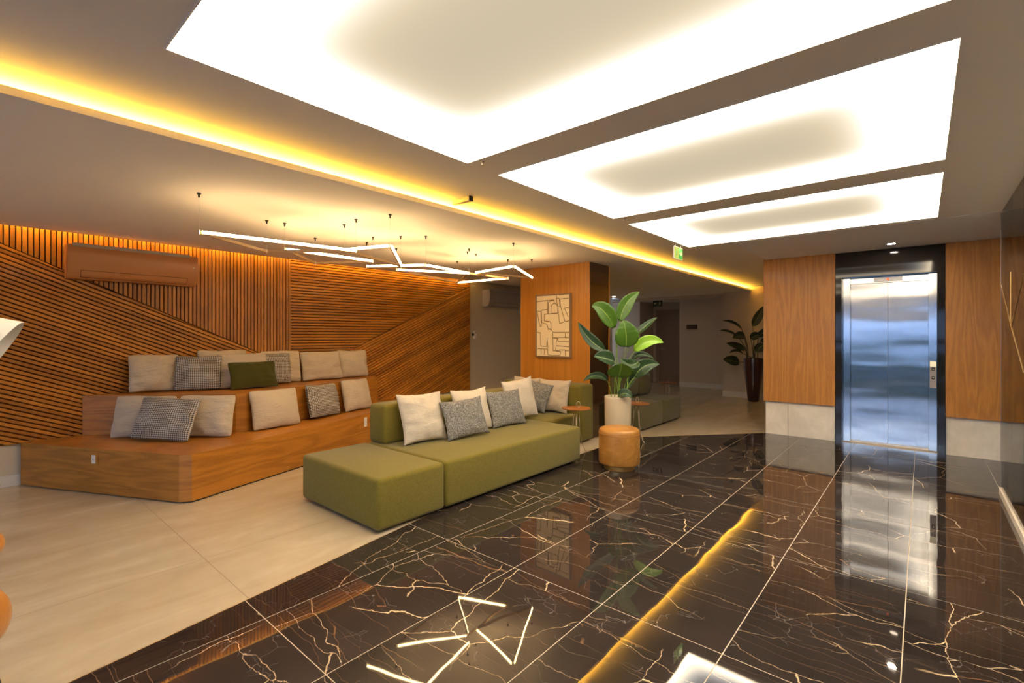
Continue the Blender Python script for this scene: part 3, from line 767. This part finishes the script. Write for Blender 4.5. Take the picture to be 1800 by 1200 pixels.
def plant(loc, label, potprof, potm, soil_z, soil_r, leaves, leafm_, stemm, s, stalk_r=.006):
    t = empty('potted_plant', loc); tag(t, label, 'potted plant')
    bm = bmesh.new(); lathe(bm, potprof, 56); link('pot', bm, potm, t, 50)
    bm = bmesh.new(); lathe(bm, [(0, soil_z-.02), (soil_r, soil_z-.02), (soil_r, soil_z), (0, soil_z+.012)], 32); link('soil', bm, M['soil'], t)
    rnd = random.Random(3)
    for k, (b, tp, wd, bul, fold, face, mm) in enumerate(leaves):
        bb, tt = L3(*b), L3(*tp)
        bm = leafmesh(bb, tt, wd*1.18, L3(*bul), fold, face)
        o = link('leaf', bm, M[mm], t, 180)
        md = o.modifiers.new('thick', 'SOLIDIFY'); md.thickness = .0015
        a = rnd.uniform(0, 6.28); root = Vector((math.cos(a)*soil_r*.35, math.sin(a)*soil_r*.35, soil_z-.02)) + CR*max(-.6*soil_r, min(.6*soil_r, b[0]*.3))
        pts = []
        for q in range(9):
            w_ = q/8; c1 = Vector((root.x*.9, root.y*.9, root.z+(bb.z-root.z)*.6))
            pts.append(root*(1-w_)**2+c1*2*w_*(1-w_)+bb*w_*w_)
        bm = bmesh.new(); tube(bm, pts, [stalk_r*(1-.5*q/8) for q in range(9)], 8); link('stalk', bm, M[stemm], t, 180)
    return t
LV = [ # base(u,z,d) tip(u,z,d) width bulge fold face material
 ((-.050, 1.547, -.02), (-.335, 1.80, -.10), .185, (.0, .075, -.02), .25, .25, 'leaf'),
 ((.040, 1.63, .05), (.280, 1.99, .06), .145, (-.045, .03, 0), .30, .1, 'leaf'),
 ((.076, 1.318, -.10), (.028, 1.635, -.16), .245, (.01, .0, -.03), .22, .1, 'leaf'),
 ((.214, 1.436, .06), (.508, 1.678, .10), .075, (.0, .01, 0), .55, .8, 'leaf_deep'),
 ((.198, 1.263, -.02), (.540, 1.367, -.05), .125, (-.01, .07, 0), .35, .35, 'leaf_lime'),
 ((-.159, 1.274, .0), (-.480, 1.616, .02), .125, (-.02, -.04, 0), .45, .3, 'leaf_deep'),
 ((-.055, 1.14, -.05), (-.320, 1.205, -.16), .17, (.0, .01, 0), .45, .55, 'leaf_deep'),
 ((.214, 1.14, -.12), (-.02, 1.19, -.2), .11, (.0, -.055, -.04), .5, .5, 'leaf_deep'),
 ((-.018, .96, -.14), (-.012, 1.13, -.26), .27, (.0, .02, -.02), .25, -.1, 'leaf'),
 ((.214, .945, .02), (.508, 1.105, .0), .16, (-.04, .05, 0), .4, .35, 'leaf_deep'),
 ((.214, 1.16, .12), (.490, 1.16, .15), .07, (-.02, .055, 0), .5, .7, 'leaf_deep'),
 ((-.125, .905, .03), (-.420, .90, .0), .085, (.01, .055, 0), .5, .6, 'leaf_deep'),
 ((-.02, .74, -.14), (.125, .72, -.2), .10, (.0, .04, -.02), .4, .5, 'leaf_deep'),
 ((.10, .80, .02), (.26, .96, .12), .07, (.0, .02, 0), .5, .3, 'leaf_deep'),
]
plant((-2.81, 5.24, 0), 'tall broad-leaved plant in a cream cylindrical pot, beside the column', [(0, 0), (.145, 0), (.152, .01), (.160, .70), (.162, .712), (.158, .718), (.150, .712), (.147, .66), (0, .66)], M['pot_cream'], .665, .148, LV, None, 'stem', 1)
def q2(bx_, by, tx, ty, wd, bul, fold=.4, face=.4, d=0.0):
    k = 79.1
    return (((bx_-1325)/k, 1.45-(by-590)/k, d), ((tx-1325)/k, 1.45-(ty-590)/k, d-.05), wd, bul, fold, face, 'leaf_dark')
LV2 = [q2(1324, 573, 1341, 538, .16, (0, 0, 0)), q2(1304, 578, 1269, 564, .10, (0, .04, 0), .5, .8), q2(1295, 590, 1264, 581, .08, (0, .03, 0), .5, .8),
 q2(1310, 591, 1287, 594, .17, (0, .02, 0), .4, .5), q2(1310, 614, 1276, 603, .15, (0, 0, 0), .4, .5), q2(1306, 621, 1281, 620, .07, (0, .05, 0), .5, .8),
 q2(1300, 636, 1270, 631, .20, (0, 0, 0), .3, .4), q2(1320, 595, 1336, 588, .15, (0, .02, 0)), q2(1329, 617, 1343, 606, .17, (0, .02, 0)),
 q2(1318, 641, 1335, 636, .16, (0, 0, 0)), q2(1333, 592, 1350, 580, .13, (0, .02, 0)), q2(1338, 600, 1356, 604, .14, (0, .03, 0))]
plant((-2.84, 11.5, 0), 'dark leafy plant in a tall wine red vase at the far end of the hall', [(0, 0), (.10, 0), (.115, .02), (.165, .45), (.195, .75), (.20, .93), (.195, .955), (.18, .95), (.17, .90), (0, .90)], M['pot_wine'], .905, .172, LV2, None, 'stem_dark', 1, .012)

# ------------------------------------------------------------------ artwork on the column
art = empty('framed_artwork', (-4.16, 5.79, 1.60)); tag(art, 'framed cream picture with brown line pattern on the wooden column', 'picture')
AW, AH = .64, .94
bx('canvas', M['canvas'], art, -AW/2+.02, AW/2-.02, -.026, -.004, -AH/2+.02, AH/2-.02)
bm = bmesh.new()
for q in ((-AW/2, -AW/2+.018, -AH/2, AH/2), (AW/2-.018, AW/2, -AH/2, AH/2)): box(bm, q[0], q[1], -.038, -.0005, q[2], q[3])
box(bm, -AW/2+.018, AW/2-.018, -.038, -.0005, -AH/2, -AH/2+.018); box(bm, -AW/2+.018, AW/2-.018, -.038, -.0005, AH/2-.018, AH/2)
link('frame', bm, M['frame_wood'], art)
LI = [[(185, 212), (425, 200), (432, 245)], [(340, 212), (340, 395)], [(345, 400), (350, 235), (375, 215), (425, 205)], [(385, 395), (386, 300), (400, 266), (430, 250), (462, 266), (478, 300), (480, 390), (385, 395)],
 [(460, 140), (465, 235), (480, 290)], [(468, 180), (500, 185), (508, 300), (488, 300)], [(505, 195), (625, 190)], [(510, 195), (517, 300), (578, 515), (505, 540), (480, 310)], [(625, 320), (570, 325), (620, 450)], [(578, 515), (630, 505)],
 [(185, 355), (240, 360), (262, 340), (335, 335)], [(190, 370), (215, 520), (235, 580), (250, 575), (245, 370)], [(250, 365), (255, 520), (330, 550), (345, 615), (385, 615), (385, 530), (365, 507), (290, 500), (290, 400), (480, 395)],
 [(385, 615), (410, 665), (630, 665)], [(410, 670), (415, 930), (450, 925), (460, 790), (470, 780), (470, 750), (412, 745)], [(420, 740), (480, 745), (500, 738), (580, 740), (580, 680)], [(580, 740), (632, 745)], [(480, 745), (482, 792), (632, 800)],
 [(460, 855), (632, 870)], [(415, 930), (500, 925), (505, 915), (575, 915), (580, 925), (632, 925)], [(190, 665), (235, 672), (240, 865), (325, 870), (330, 740), (342, 890)], [(195, 905), (340, 905)], [(245, 910), (245, 990)], [(290, 915), (290, 990)],
 [(340, 905), (340, 985), (400, 1000), (510, 990), (518, 940), (455, 935)], [(580, 925), (582, 990)], [(345, 625), (388, 622)]]
bm = bmesh.new()
def am(p): return ((p[0]-410)/450*(AW-.05), (570-p[1])/860*(AH-.05))
k_ = 0
for ln in LI:
    for a, b in zip(ln, ln[1:]):
        a, b = am(a), am(b); k_ += 1; yy = -.0268-.00002*(k_ % 7)
        dx, dz = b[0]-a[0], b[1]-a[1]; l_ = math.hypot(dx, dz) or 1; nx, nz = -dz/l_*.0052, dx/l_*.0052; ex, ez = dx/l_*.002, dz/l_*.002
        bm.faces.new([bm.verts.new(p) for p in ((a[0]-ex+nx, yy, a[1]-ez+nz), (a[0]-ex-nx, yy, a[1]-ez-nz), (b[0]+ex-nx, yy, b[1]+ez-nz), (b[0]+ex+nx, yy, b[1]+ez+nz))])
link('line_drawing', bm, M['ink'], art)

# ------------------------------------------------------------------ air conditioners
def aircon(loc, length, label, m, mtop, mslot):
    a = empty('air_conditioner', loc); tag(a, label, 'air conditioner')
    H = .335; prof = [(0, 0), (.13, .0), (.175, .03), (.205, .09), (.222, .17), (.225, .25), (.218, H-.03), (.20, H), (0, H)]
    bm = bmesh.new(); A = [bm.verts.new((x, 0, z)) for x, z in prof]; C = [bm.verts.new((x, length, z)) for x, z in prof]; n = len(prof)
    for i in range(n): bm.faces.new((A[i], A[(i+1) % n], C[(i+1) % n], C[i]))
    bm.faces.new(A[::-1]); bm.faces.new(C)
    link('housing', bm, m, a, 30)
    def ff(y0, y1, t0, t1, out):   # strip following the front profile between heights t0,t1
        bm = bmesh.new(); P = [(x, z) for x, z in prof[1:-1]]
        def xat(z):
            for (xa, za), (xb, zb) in zip(P, P[1:]):
                if za <= z <= zb: return xa+(xb-xa)*(z-za)/(zb-za)
            return P[-1][0]
        zs = [t0+(t1-t0)*q/4 for q in range(5)]
        L_ = [bm.verts.new((xat(z)+out, y0, z)) for z in zs]; R_ = [bm.verts.new((xat(z)+out, y1, z)) for z in zs]
        L2 = [bm.verts.new((xat(z)-.004, y0, z)) for z in zs]; R2 = [bm.verts.new((xat(z)-.004, y1, z)) for z in zs]
        for q in range(4): bm.faces.new((L_[q], R_[q], R_[q+1], L_[q+1])); bm.faces.new((L2[q], L2[q+1], R2[q+1], R2[q]))
        for q in range(4): bm.faces.new((L_[q], L_[q+1], L2[q+1], L2[q])); bm.faces.new((R_[q], R2[q], R2[q+1], R_[q+1]))
        bm.faces.new((L_[0], L2[0], R2[0], R_[0])); bm.faces.new((L_[4], R_[4], R2[4], L2[4])); return bm
    link('outlet_slot', ff(.10, length-.10, .012, .082, .0012), mslot, a)
    link('air_flap', ff(.104, length-.104, .016, .078, .003), m, a, 40)
    bx('intake_grille', mtop, a, .12, .2235, .04, length-.08, H-.022, H+.014, bev=.005)
    bx('indicator_lamp', M['white_plastic'], a, .2255, .2275, length-.05, length-.04, .20, .21)
    return a
aircon((-6.610, .71, 2.03), 1.12, 'copper brown split air conditioner on the slatted wall', M['brown_plastic'], M['linen'], M['brown_dark'])
aircon((-6.66, 6.83, 2.03), 1.0, 'grey air conditioner on the plain wall, half hidden by the column', M['grey_plastic'], M['grey_plastic'], M['black_metal'])
th = empty('wall_thermostat', (WX, 6.60, 1.47)); tag(th, 'small white intercom with black spot on the wall beside the slats', 'intercom')
bx('body', M['white_plastic'], th, 0, .03, -.025, .045, -.075, .075, bev=.006, seg=2); bx('camera_eye', M['black_metal'], th, .03, .034, .005, .025, .035, .055); bx('side_bracket', M['black_metal'], th, 0, .03, -.055, -.026, -.02, .03)

# ------------------------------------------------------------------ pendant LED lines
ND = {1: (-4.0, 1.15, 2.206), 2: (-4.48, 1.82, 2.210), 3: (-4.46, 1.97, 2.250), 4: (-4.89, 2.48, 2.222), 5: (-4.1, 2.36, 2.252), 6: (-3.83, 2.32, 2.206), 7: (-3.46, 2.42, 2.221), 8: (-4.38, 2.85, 2.233),
      9: (-4.70, 2.98, 2.225), 10: (-4.13, 3.02, 2.18), 11: (-4.75, 3.41, 2.238), 12: (-3.93, 3.19, 2.187), 13: (-4.11, 3.99, 2.198), 14: (-4.26, 4.11, 2.223), 15: (-4.3, 4.3, 2.252), 16: (-4.92, 4.55, 2.19),
      17: (-3.48, 4.07, 2.228), 18: (-4.29, 4.9, 2.234), 19: (-4.04, 5.11, 2.242)}
FX = [('nearest', [(1, 6, 1), (1, 2, 0), (2, 6, 0)], [1, 2, 6]), ('second', [(3, 8, 1), (3, 4, 0), (4, 8, 0)], [3, 4, 8]), ('third', [(5, 7, 1), (7, 10, 1), (5, 10, 0)], [5, 7, 10]),
      ('fourth', [(9, 12, 1), (12, 13, 1)], [9, 12, 13]), ('fifth', [(11, 14, 1), (11, 16, 0), (16, 14, 0)], [11, 14]), ('sixth', [(16, 18, 1), (18, 14, 0)], [16, 18]), ('farthest', [(15, 17, 1), (17, 19, 1), (15, 19, 0)], [15, 17, 19])]
FL = {'nearest': 'pendant LED triangle nearest the camera, with the longest glowing bar', 'second': 'pendant LED triangle close to the slatted wall, behind the nearest triangle',
      'third': 'pendant LED triangle closest to the ceiling cove, two bars glowing', 'fourth': 'pendant of two glowing bars meeting in the middle of the light cluster',
      'fifth': 'pendant LED triangle over the sofa, with one long thin glowing bar', 'sixth': 'lowest-looking pendant bar at the far end, just left of the wooden column', 'farthest': 'pendant LED triangle at the far end of the cluster, in front of the column'}
for nm, bars, nodes in FX:
    t = empty('pendant_light', ND[nodes[0]]); tag(t, FL[nm], 'pendant light', 'geometric LED pendants over the bench'); o3 = Vector(t.location)
    for a, b, lit in bars:
        A, Bv = Vector(ND[a])-o3, Vector(ND[b])-o3; d = (Bv-A).normalized()
        n = Vector((d.y, -d.x, 0)).normalized(); toc = (Vector((0, 0, 0))-(Vector(ND[a])+Vector(ND[b]))/2); toc.z = 0
        s = 1 if n.dot(toc) > 0 else -1
        if not lit: s = -s
        A2, B2 = A+d*.012, Bv-d*.012
        bm = bmesh.new(); bar(bm, A2, B2, .012, .024); fr = link('bar', bm, M['bar_paint'], t)
        up_ = Vector((0, 0, 0 if lit else .006)); bm = bmesh.new(); bar(bm, A2+d*.006+up_, B2-d*.006+up_, .012, .020 if lit else .010, side=s*.0122); link('led_diffuser', bm, M['tube_led'], fr)
    for k in nodes:
        p = Vector(ND[k])-o3
        bm = bmesh.new(); tube(bm, [p, (p.x, p.y, LC-.03-o3.z)], .0009, 5); link('wire', bm, M['grey_metal'], t)
        bm = bmesh.new(); lathe(bm, [(0, LC-.032-o3.z), (.006, LC-.032-o3.z), (.007, LC-.01-o3.z), (.014, LC-.008-o3.z), (.014, LC-o3.z), (0, LC-o3.z)], 12, (p.x, p.y, 0)); link('ceiling_anchor', bm, M['black_metal'], t, 40)
        bm = bmesh.new(); lathe(bm, [(0, -.016), (.009, -.016), (.009, .016), (0, .016)], 10, (p.x, p.y, p.z)); link('joint', bm, M['brass_dull'], t, 40)

# ------------------------------------------------------------------ signs and ceiling fittings
def sign(loc, rz, w_, h_s, label, lit, mirror):
    s = empty('exit_sign', loc, rz); tag(s, label, 'exit sign')
    mg = M['sign_green'] if lit else M['sign_dark']; ml = M['exit_glow'] if lit else M['sign_lum']
    bx('board', M['grey_plastic'] if lit else M['sign_dark'], s, -w_/2, w_/2, -.006, .006, -h_s, 0)
    f = bx('face', ml, s, -w_/2+.006, w_/2-.006, -.008, -.006, -h_s+.006, -.006) if lit else bx('face', M['sign_dark'], s, -w_/2+.006, w_/2-.006, -.008, -.006, -h_s+.006, -.006)
    k = -1 if mirror else 1
    if lit: bx('arrow_field', mg, s, .01, w_/2-.014, -.0095, -.008, -h_s+.014, -.014)
    cx_ = (w_*.24)*k
    bm = bmesh.new()
    zc = -h_s/2; a = h_s*.22
    def ext(pts, y0=-.0115, y1=-.0095):
        A = [bm.verts.new((x, y0, z)) for x, z in pts]; C = [bm.verts.new((x, y1, z)) for x, z in pts]; bm.faces.new(A); bm.faces.new(C[::-1])
        for i in range(len(pts)): bm.faces.new((A[i], C[i], C[(i+1) % len(pts)], A[(i+1) % len(pts)]))
    ext([(cx_-k*a*1.1, zc-.005), (cx_+k*a*.2, zc-.005), (cx_+k*a*.2, zc-a*.8), (cx_+k*a*1.1, zc), (cx_+k*a*.2, zc+a*.8), (cx_+k*a*.2, zc+.005), (cx_-k*a*1.1, zc+.005)])
    link('arrow', bm, M['sign_lum'], s)
    bm = bmesh.new(); px = -cx_   # running figure in a doorway
    def ext2(pts, y0=-.0105, y1=-.0085):
        A = [bm.verts.new((x, y0, z)) for x, z in pts]; C = [bm.verts.new((x, y1, z)) for x, z in pts]; bm.faces.new(A); bm.faces.new(C[::-1])
        for i in range(len(pts)): bm.faces.new((A[i], C[i], C[(i+1) % len(pts)], A[(i+1) % len(pts)]))
    hh = h_s*.34
    ext2([(px+math.cos(q*math.pi/4)*hh*.16, zc+hh*.75+math.sin(q*math.pi/4)*hh*.16) for q in range(8)])
    ext2([(px-hh*.12, zc+hh*.5), (px+hh*.18, zc+hh*.5), (px+hh*.08, zc-hh*.1), (px-hh*.2, zc-hh*.1)])
    ext2([(px+hh*.0, zc-hh*.1), (px+hh*.1, zc-hh*.15), (px+hh*.45, zc-hh*.5), (px+hh*.35, zc-hh*.6), (px-hh*.05, zc-hh*.3)])
    ext2([(px-hh*.2, zc-hh*.1), (px-hh*.05, zc-hh*.15), (px-hh*.35, zc-hh*.9), (px-hh*.5, zc-hh*.9)])
    ext2([(px+hh*.15, zc+hh*.45), (px+hh*.5, zc+hh*.15), (px+hh*.5, zc+hh*.05), (px+hh*.1, zc+hh*.3)])
    link('running_figure', bm, mg if lit else M['sign_lum'], s)
    bm = bmesh.new(); tube(bm, [(-w_*.3, 0, 0), (-w_*.3, 0, .03)], .003, 6); tube(bm, [(w_*.3, 0, 0), (w_*.3, 0, .03)], .003, 6); link('hanger', bm, M['grey_metal'], s)
sign((-2.30, 5.83, HC-.031), R(90), .27, .155, 'green exit sign with arrow hanging beside the last ceiling panel', True, False)
sign((-5.76, 13.1, LC-.031), 0, .28, .17, 'unlit dark exit sign with left arrow hanging before the corridor door', False, True)
pl = tag(bx('wall_plaque', M['plaque'], None, -5.09, -4.79, 13.53, 13.549, 1.63, 1.76, bev=.002), 'small dark brown sign plate on the wall right of the corridor door', 'sign')
bt = empty('ceiling_sensor', (-2.87, 2.71, HC)); tag(bt, 'small rectangular metal box fixed to the ceiling beside the glowing cove', 'ceiling fitting')
bx('body', M['grey_metal'], bt, -.10, .10, -.022, .022, -.04, 0, bev=.003); bx('end_cap', M['black_metal'], bt, .10, .104, -.022, .022, -.04, 0)
def downlight(x, y, z, label, r=.04):
    t = empty('downlight', (x, y, z)); tag(t, label, 'downlight', 'small recessed downlights')
    bm = bmesh.new(); lathe(bm, [(r, 0), (r+.008, 0), (r+.008, -.004), (r, -.004), (r-.002, -.001)], 32); link('rim', bm, M['white_plastic'], t, 40)
    bm = bmesh.new(); lathe(bm, [(0, -.003), (r, -.003), (r, 0), (0, 0)], 32); link('lamp', bm, M['down_led'], t)
downlight(-.29, 7.45, HC-.004, 'round downlight in the ceiling in front of the elevator')
downlight(-6.2, 11.35, LC, 'round downlight far in the hall ceiling, right of the column top')
for x, y, lab in ((-2.17, 2.23, 'tiny sprinkler at the corner between the nearest and the middle ceiling panels'), (-2.18, 4.19, 'tiny sprinkler between the middle and the farthest ceiling panels'),
                  (-2.19, 6.13, 'tiny sprinkler at the far corner of the farthest ceiling panel'), (-2.76, 9.3, 'small sprinkler on the hall ceiling above the far part of the cove')):
    t = empty('sprinkler', (x, y, HC)); tag(t, lab, 'sprinkler', 'ceiling sprinklers')
    bm = bmesh.new(); lathe(bm, [(0, 0), (.014, 0), (.014, -.003), (.005, -.004), (.005, -.018), (0, -.018)], 16); link('body', bm, M['grey_metal'], t, 40)
    bm = bmesh.new(); lathe(bm, [(0, -.018), (.012, -.018), (.012, -.020), (0, -.020)], 16); link('deflector', bm, M['brass_dull'], t)

# ------------------------------------------------------------------ floor lamp at the left edge
fl = empty('floor_lamp', (-2.91, .0, 0)); tag(fl, 'floor lamp of stacked turned wooden beads with white cone shade, cut by left picture edge', 'floor lamp')
def ell(bm, zc, rx, rz, n=20): return lathe(bm, [(rx*math.sin(math.pi*q/n) if 0 < q < n else 0, zc-rz*math.cos(math.pi*q/n)) for q in range(n+1)], 48)
bm = bmesh.new(); lathe(bm, [(0, 0), (.12, 0), (.12, .012), (.03, .03), (.025, .15), (0, .15)], 48); link('base', bm, M['black_metal'], fl, 40)
link('bead', ell(bmesh.new(), .295, .152, .152), M['bead'], fl, 180); link('bead', ell(bmesh.new(), .59, .132, .085), M['bead'], fl, 180)
bm = bmesh.new(); tube(bm, [(0, 0, .4), (0, 0, 1.40), tuple(Vector((0, 0, 1.42))+CR*.03)], .012, 10); link('pole', bm, M['brass_dull'], fl, 180)
link('collar', ell(bmesh.new(), .83, .118, .02), M['wood_red'], fl, 180)
sh = bmesh.new(); ax = (CR*.908-Vector((0, 0, 1))*.685+CF*.723).normalized()
rim_c = Vector((0, 0, 1.374))+CR*.152
rings = []
sx = ax.cross(CF).normalized(); sy = ax.cross(sx)
for t_, r_ in ((0, .154), (-.24, .08), (-.25, .07)): rings.append([sh.verts.new(rim_c+ax*t_+(sx*math.cos(a*math.pi/24)+sy*math.sin(a*math.pi/24))*r_) for a in range(48)])
for A_, C_ in zip(rings, rings[1:]):
    for q in range(48): sh.faces.new((A_[q], A_[(q+1) % 48], C_[(q+1) % 48], C_[q]))
sh.faces.new(rings[-1])
o = link('lamp_shade', sh, M['shade'], fl, 40); md = o.modifiers.new('thick', 'SOLIDIFY'); md.thickness = .004
